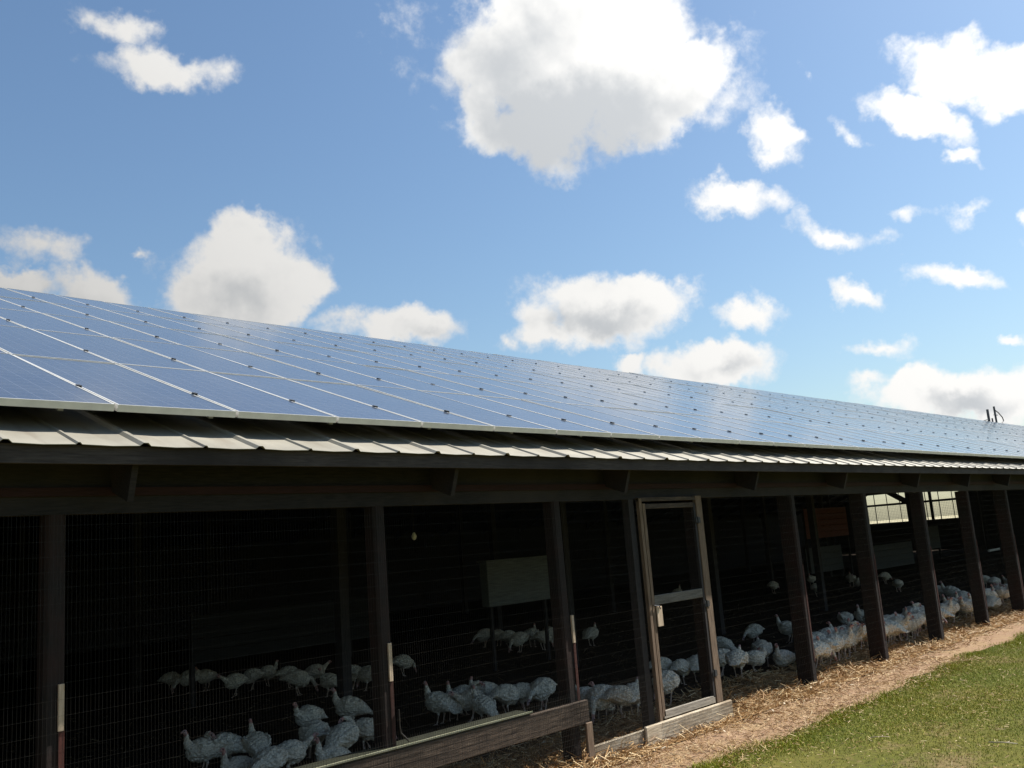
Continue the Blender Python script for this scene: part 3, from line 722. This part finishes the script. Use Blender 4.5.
n = 230; x = 6 + 20 * rng.random(n) ** 1.3; y = 6.1 + 1.6 * rng.random(n); a = rng.random(n) * 6.28
P_ = np.stack([x, y, np.where(y > 6.42, litv(x, y), .006) + .05], 1); D_ = np.stack([np.cos(a), np.sin(a), rng.random(n) * .3], 1) * .05; W_ = np.stack([-np.sin(a), np.cos(a), rng.random(n) * .3], 1) * .009
tag(quads_mesh('loose_feathers', P_, D_, W_, M['pale_x']), 'small white feathers shed over the straw along the netting', 'feathers', kind='stuff')
def twig(loc, L, a, r, label, mat, name='stick'):
    mb = MB(); mb.tube([(0, 0, 0), (L * .5, .01, .004), (L, 0, 0)], [r, r * .9, r * .6], 6)
    mb.tube([(L * .6, .005, .002), (L * .72, .05, .01)], [r * .6, r * .4], 5)
    o = mb.build(name, mat, smooth=True, loc=loc); o.rotation_euler.z = a; return tag(o, label, 'stick')

twig((10.15, 3.5, .035), .26, R(-80), .006, 'pale bleached stick lying in the lawn at the right edge', M['pale_x'])
twig((9.92, 4.62, .03), .2, R(-55), .005, 'thin dry brown stick lying in the lawn near the bottom', M['batten'])

# ------------------------------------------------------------------ light
sdir = Vector((.80, -.26, 1.0)).normalized()
el = math.asin(sdir.z); az = math.atan2(sdir.y, sdir.x)
sd = bpy.data.lights.new('sun', 'SUN'); sd.energy = 5.0; sd.angle = R(.55); sd.color = (1, .955, .88)
so = bpy.data.objects.new('sun', sd); COL.objects.link(so); so.rotation_euler = sdir.to_track_quat('Z', 'Y').to_euler(); so.location = (0, 0, 30)

w = bpy.data.worlds.new('World'); sc.world = w; w.use_nodes = True; nt = w.node_tree; nt.nodes.clear()
N = nt.nodes.new; Lk = nt.links.new
out = N('ShaderNodeOutputWorld'); bg = N('ShaderNodeBackground'); Lk(bg.outputs[0], out.inputs[0])
sky = N('ShaderNodeTexSky'); sky.sky_type = 'NISHITA'; sky.sun_disc = False; sky.sun_elevation = el; sky.sun_rotation = math.pi / 2 - az
sky.air_density = 1.3; sky.dust_density = 1.1; sky.ozone_density = 1.1; sky.altitude = 80
def math_(op, a, b_=None, clamp=False):
    n = N('ShaderNodeMath'); n.operation = op; n.use_clamp = clamp
    for i, v in enumerate((a, b_)):
        if v is None: continue
        if isinstance(v, (int, float)): n.inputs[i].default_value = v
        else: Lk(v, n.inputs[i])
    return n.outputs[0]
tc = N('ShaderNodeTexCoord'); D0 = tc.outputs['Generated']
nz = N('ShaderNodeTexNoise'); nz.inputs['Scale'].default_value = 7; nz.inputs['Detail'].default_value = 6; nz.inputs['Roughness'].default_value = .62; Lk(D0, nz.inputs['Vector'])
wv = N('ShaderNodeVectorMath'); wv.operation = 'MULTIPLY_ADD'; Lk(nz.outputs['Color'], wv.inputs[0]); wv.inputs[1].default_value = (.12,) * 3; wv.inputs[2].default_value = (-.062,) * 3
wa = N('ShaderNodeVectorMath'); wa.operation = 'ADD'; Lk(D0, wa.inputs[0]); Lk(wv.outputs[0], wa.inputs[1]); DW = wa.outputs[0]
def blob(px, py, rx, ry, rot=0, vec=None):
    d = (r2 * (px - 512) / FPX - u2 * (py - 384) / FPX + fw); ln = d.length; d.normalize()
    x_ = (r2 - d * r2.dot(d)).normalized(); y_ = d.cross(x_) * -1
    y_ = x_.cross(d) * -1; a = R(-rot)
    xa = x_ * math.cos(a) + y_ * -math.sin(a) * -1; 
    ya = d.cross(xa)
    m3 = Matrix((xa, ya, d)).transposed()
    mp = N('ShaderNodeMapping'); mp.vector_type = 'TEXTURE'; mp.inputs['Location'].default_value = d; mp.inputs['Rotation'].default_value = m3.to_euler()
    mp.inputs['Scale'].default_value = (rx / FPX / ln, ry / FPX / ln, .5); Lk(vec or DW, mp.inputs[0])
    g = N('ShaderNodeTexGradient'); g.gradient_type = 'SPHERICAL'; Lk(mp.outputs[0], g.inputs[0]); return g.outputs['Fac']
def union(lst):
    o = None
    for q in lst:
        v = blob(*q[:5]);  v = math_('MULTIPLY', v, q[5]) if len(q) > 5 else v
        o = v if o is None else math_('MAXIMUM', o, v)
    return o
clouds = [(565, 55, 215, 120, 0, 1.1), (510, 20, 115, 85, 10), (655, 90, 130, 85, 15, 1.1), (545, 122, 115, 62, 0, 1.1), (690, 70, 70, 60, 0), (475, 95, 50, 75, 0),
    (158, 66, 95, 40, 0, .85), (108, 20, 70, 36, -25, .55), (240, 285, 125, 85, 5, 1.1), (250, 250, 80, 50, 0), (290, 295, 70, 50, 0), (28, 246, 80, 34, -5, .6), (15, 290, 80, 26, 0, .9), (100, 292, 80, 36, -5, .85), (140, 246, 26, 14, 0, .5), (400, 330, 110, 32, 3, .9), (440, 332, 75, 38, 5, .85),
    (600, 308, 125, 56, 0, 1.1), (640, 300, 95, 44, 0), (545, 335, 60, 34, 0, .8), (716, 366, 80, 34, 0, 1), (636, 364, 28, 20, 0, .75), (745, 312, 70, 28, -5, .75), (735, 192, 75, 32, -10, .8), (778, 146, 50, 40, -45, .8),
    (975, 76, 120, 54, -14, 1.05), (912, 116, 85, 28, -28, .85), (1040, 60, 60, 50, 0, 1), (845, 230, 80, 28, -12, .8), (910, 212, 60, 20, -20, .55), (862, 293, 55, 26, -25, .72), (972, 284, 75, 26, -5, .75), (890, 355, 62, 24, -8, .65), (1022, 208, 24, 24, 0, .8), (1022, 342, 26, 16, 0, .7),
    (940, 402, 140, 34, 3, .95), (1020, 398, 130, 42, 2, 1), (870, 395, 70, 24, 5, .7), (955, 160, 55, 14, -12, .48), (805, 82, 24, 16, -45, .5), (960, 215, 60, 16, 10, .35), (850, 130, 30, 14, -30, .4), (1150, 380, 140, 60, 0), (1220, 330, 170, 90, 0, 1.2), (1380, 260, 380, 170, 0, 1.3), (1300, 300, 150, 60, 5), (1250, 120, 150, 80, -10), (-120, 250, 110, 60, 0), (-200, 80, 120, 60, 0), (1300, 400, 380, 75, 0, 1.3), (300, -200, 200, 90, 0), (900, -250, 200, 110, 0)]  # blobs right of the view are added to brighten the panel reflections
v = union(clouds)
n2 = N('ShaderNodeTexNoise'); n2.inputs['Scale'].default_value = 22; n2.inputs['Detail'].default_value = 7; n2.inputs['Roughness'].default_value = .6; Lk(D0, n2.inputs['Vector'])
vb = N('ShaderNodeTexVoronoi'); vb.feature = 'F1'; vb.inputs['Scale'].default_value = 17; Lk(DW, vb.inputs['Vector'])
bil = math_('MULTIPLY', math_('SUBTRACT', .50, vb.outputs['Distance']), .34)
dens = math_('ADD', math_('ADD', v, bil), math_('MULTIPLY', math_('SUBTRACT', n2.outputs[0], .5), .85))
def rn(vec):
    n = N('ShaderNodeTexNoise'); n.inputs['Scale'].default_value = 15; n.inputs['Detail'].default_value = 4; n.inputs['Roughness'].default_value = .5; Lk(vec, n.inputs['Vector']); return n.outputs[0]
sh_ = N('ShaderNodeVectorMath'); sh_.operation = 'ADD'; Lk(D0, sh_.inputs[0]); sh_.inputs[1].default_value = (r2 * .5 + u2 * .85) * .014
relief = math_('MULTIPLY', math_('SUBTRACT', rn(sh_.outputs[0]), rn(D0)), 1.6)
mr = N('ShaderNodeMapRange'); mr.interpolation_type = 'SMOOTHSTEP'; Lk(dens, mr.inputs[0]); mr.inputs[1].default_value = .22; mr.inputs[2].default_value = .58
greys = [(560, 115, 160, 70, 0, 1.5), (500, 60, 130, 90, 25, .85), (600, 322, 90, 24, 0, .95), (560, 318, 50, 26, 0, .7), (235, 300, 90, 34, 0, .5), (720, 368, 42, 14, 0, .6), (985, 408, 60, 15, 5, .8), (60, 300, 90, 22, 0, .5), (430, 338, 60, 16, 0, .5)]
g = union(greys); g = math_('MULTIPLY', g, .85)
g = math_('ADD', math_('MULTIPLY', g, 1.5), math_('MULTIPLY', math_('SUBTRACT', nz.outputs[0], .5), .35), False); g = math_('ADD', g, relief)
gr = N('ShaderNodeMapRange'); gr.interpolation_type = 'SMOOTHSTEP'; Lk(g, gr.inputs[0]); gr.inputs[1].default_value = .0; gr.inputs[2].default_value = 1.15
# clouds nearer the sun are brighter
dp_ = N('ShaderNodeVectorMath'); dp_.operation = 'DOT_PRODUCT'; Lk(D0, dp_.inputs[0]); dp_.inputs[1].default_value = sdir
sb = N('ShaderNodeMapRange'); Lk(dp_.outputs['Value'], sb.inputs[0]); sb.inputs[1].default_value = .0; sb.inputs[2].default_value = .8; sb.inputs[3].default_value = 2.9; sb.inputs[4].default_value = 8.0
lit = N('ShaderNodeCombineXYZ')
for i, f_ in enumerate((1.0, .99, .965)): Lk(math_('MULTIPLY', sb.outputs[0], f_), lit.inputs[i])
gc = N('ShaderNodeMix'); gc.data_type = 'RGBA'; Lk(math_('MULTIPLY', gr.outputs[0], 1.0), gc.inputs[0]); Lk(lit.outputs[0], gc.inputs[6])
gv = N('ShaderNodeCombineXYZ')
for i, f_ in enumerate((.60, .625, .65)): Lk(math_('MULTIPLY', sb.outputs[0], f_), gv.inputs[i])
Lk(gv.outputs[0], gc.inputs[7])
mx = N('ShaderNodeMix'); mx.data_type = 'RGBA'; Lk(mr.outputs[0], mx.inputs[0]); st = N('ShaderNodeMix'); st.data_type = 'RGBA'; st.blend_type = 'MULTIPLY'; st.inputs[0].default_value = 1; Lk(sky.outputs[0], st.inputs[6]); st.inputs[7].default_value = (.66, .77, .86, 1); Lk(st.outputs[2], mx.inputs[6]); Lk(gc.outputs[2], mx.inputs[7])
Lk(mx.outputs[2], bg.inputs[0]); bg.inputs[1].default_value = .085

vs_ = sc.view_settings; vs_.view_transform = 'Standard'; vs_.look = 'None'; vs_.gamma = 1; vs_.exposure = .8
sc.render.engine = 'CYCLES'; sc.cycles.max_bounces = 6; sc.cycles.use_denoising = True
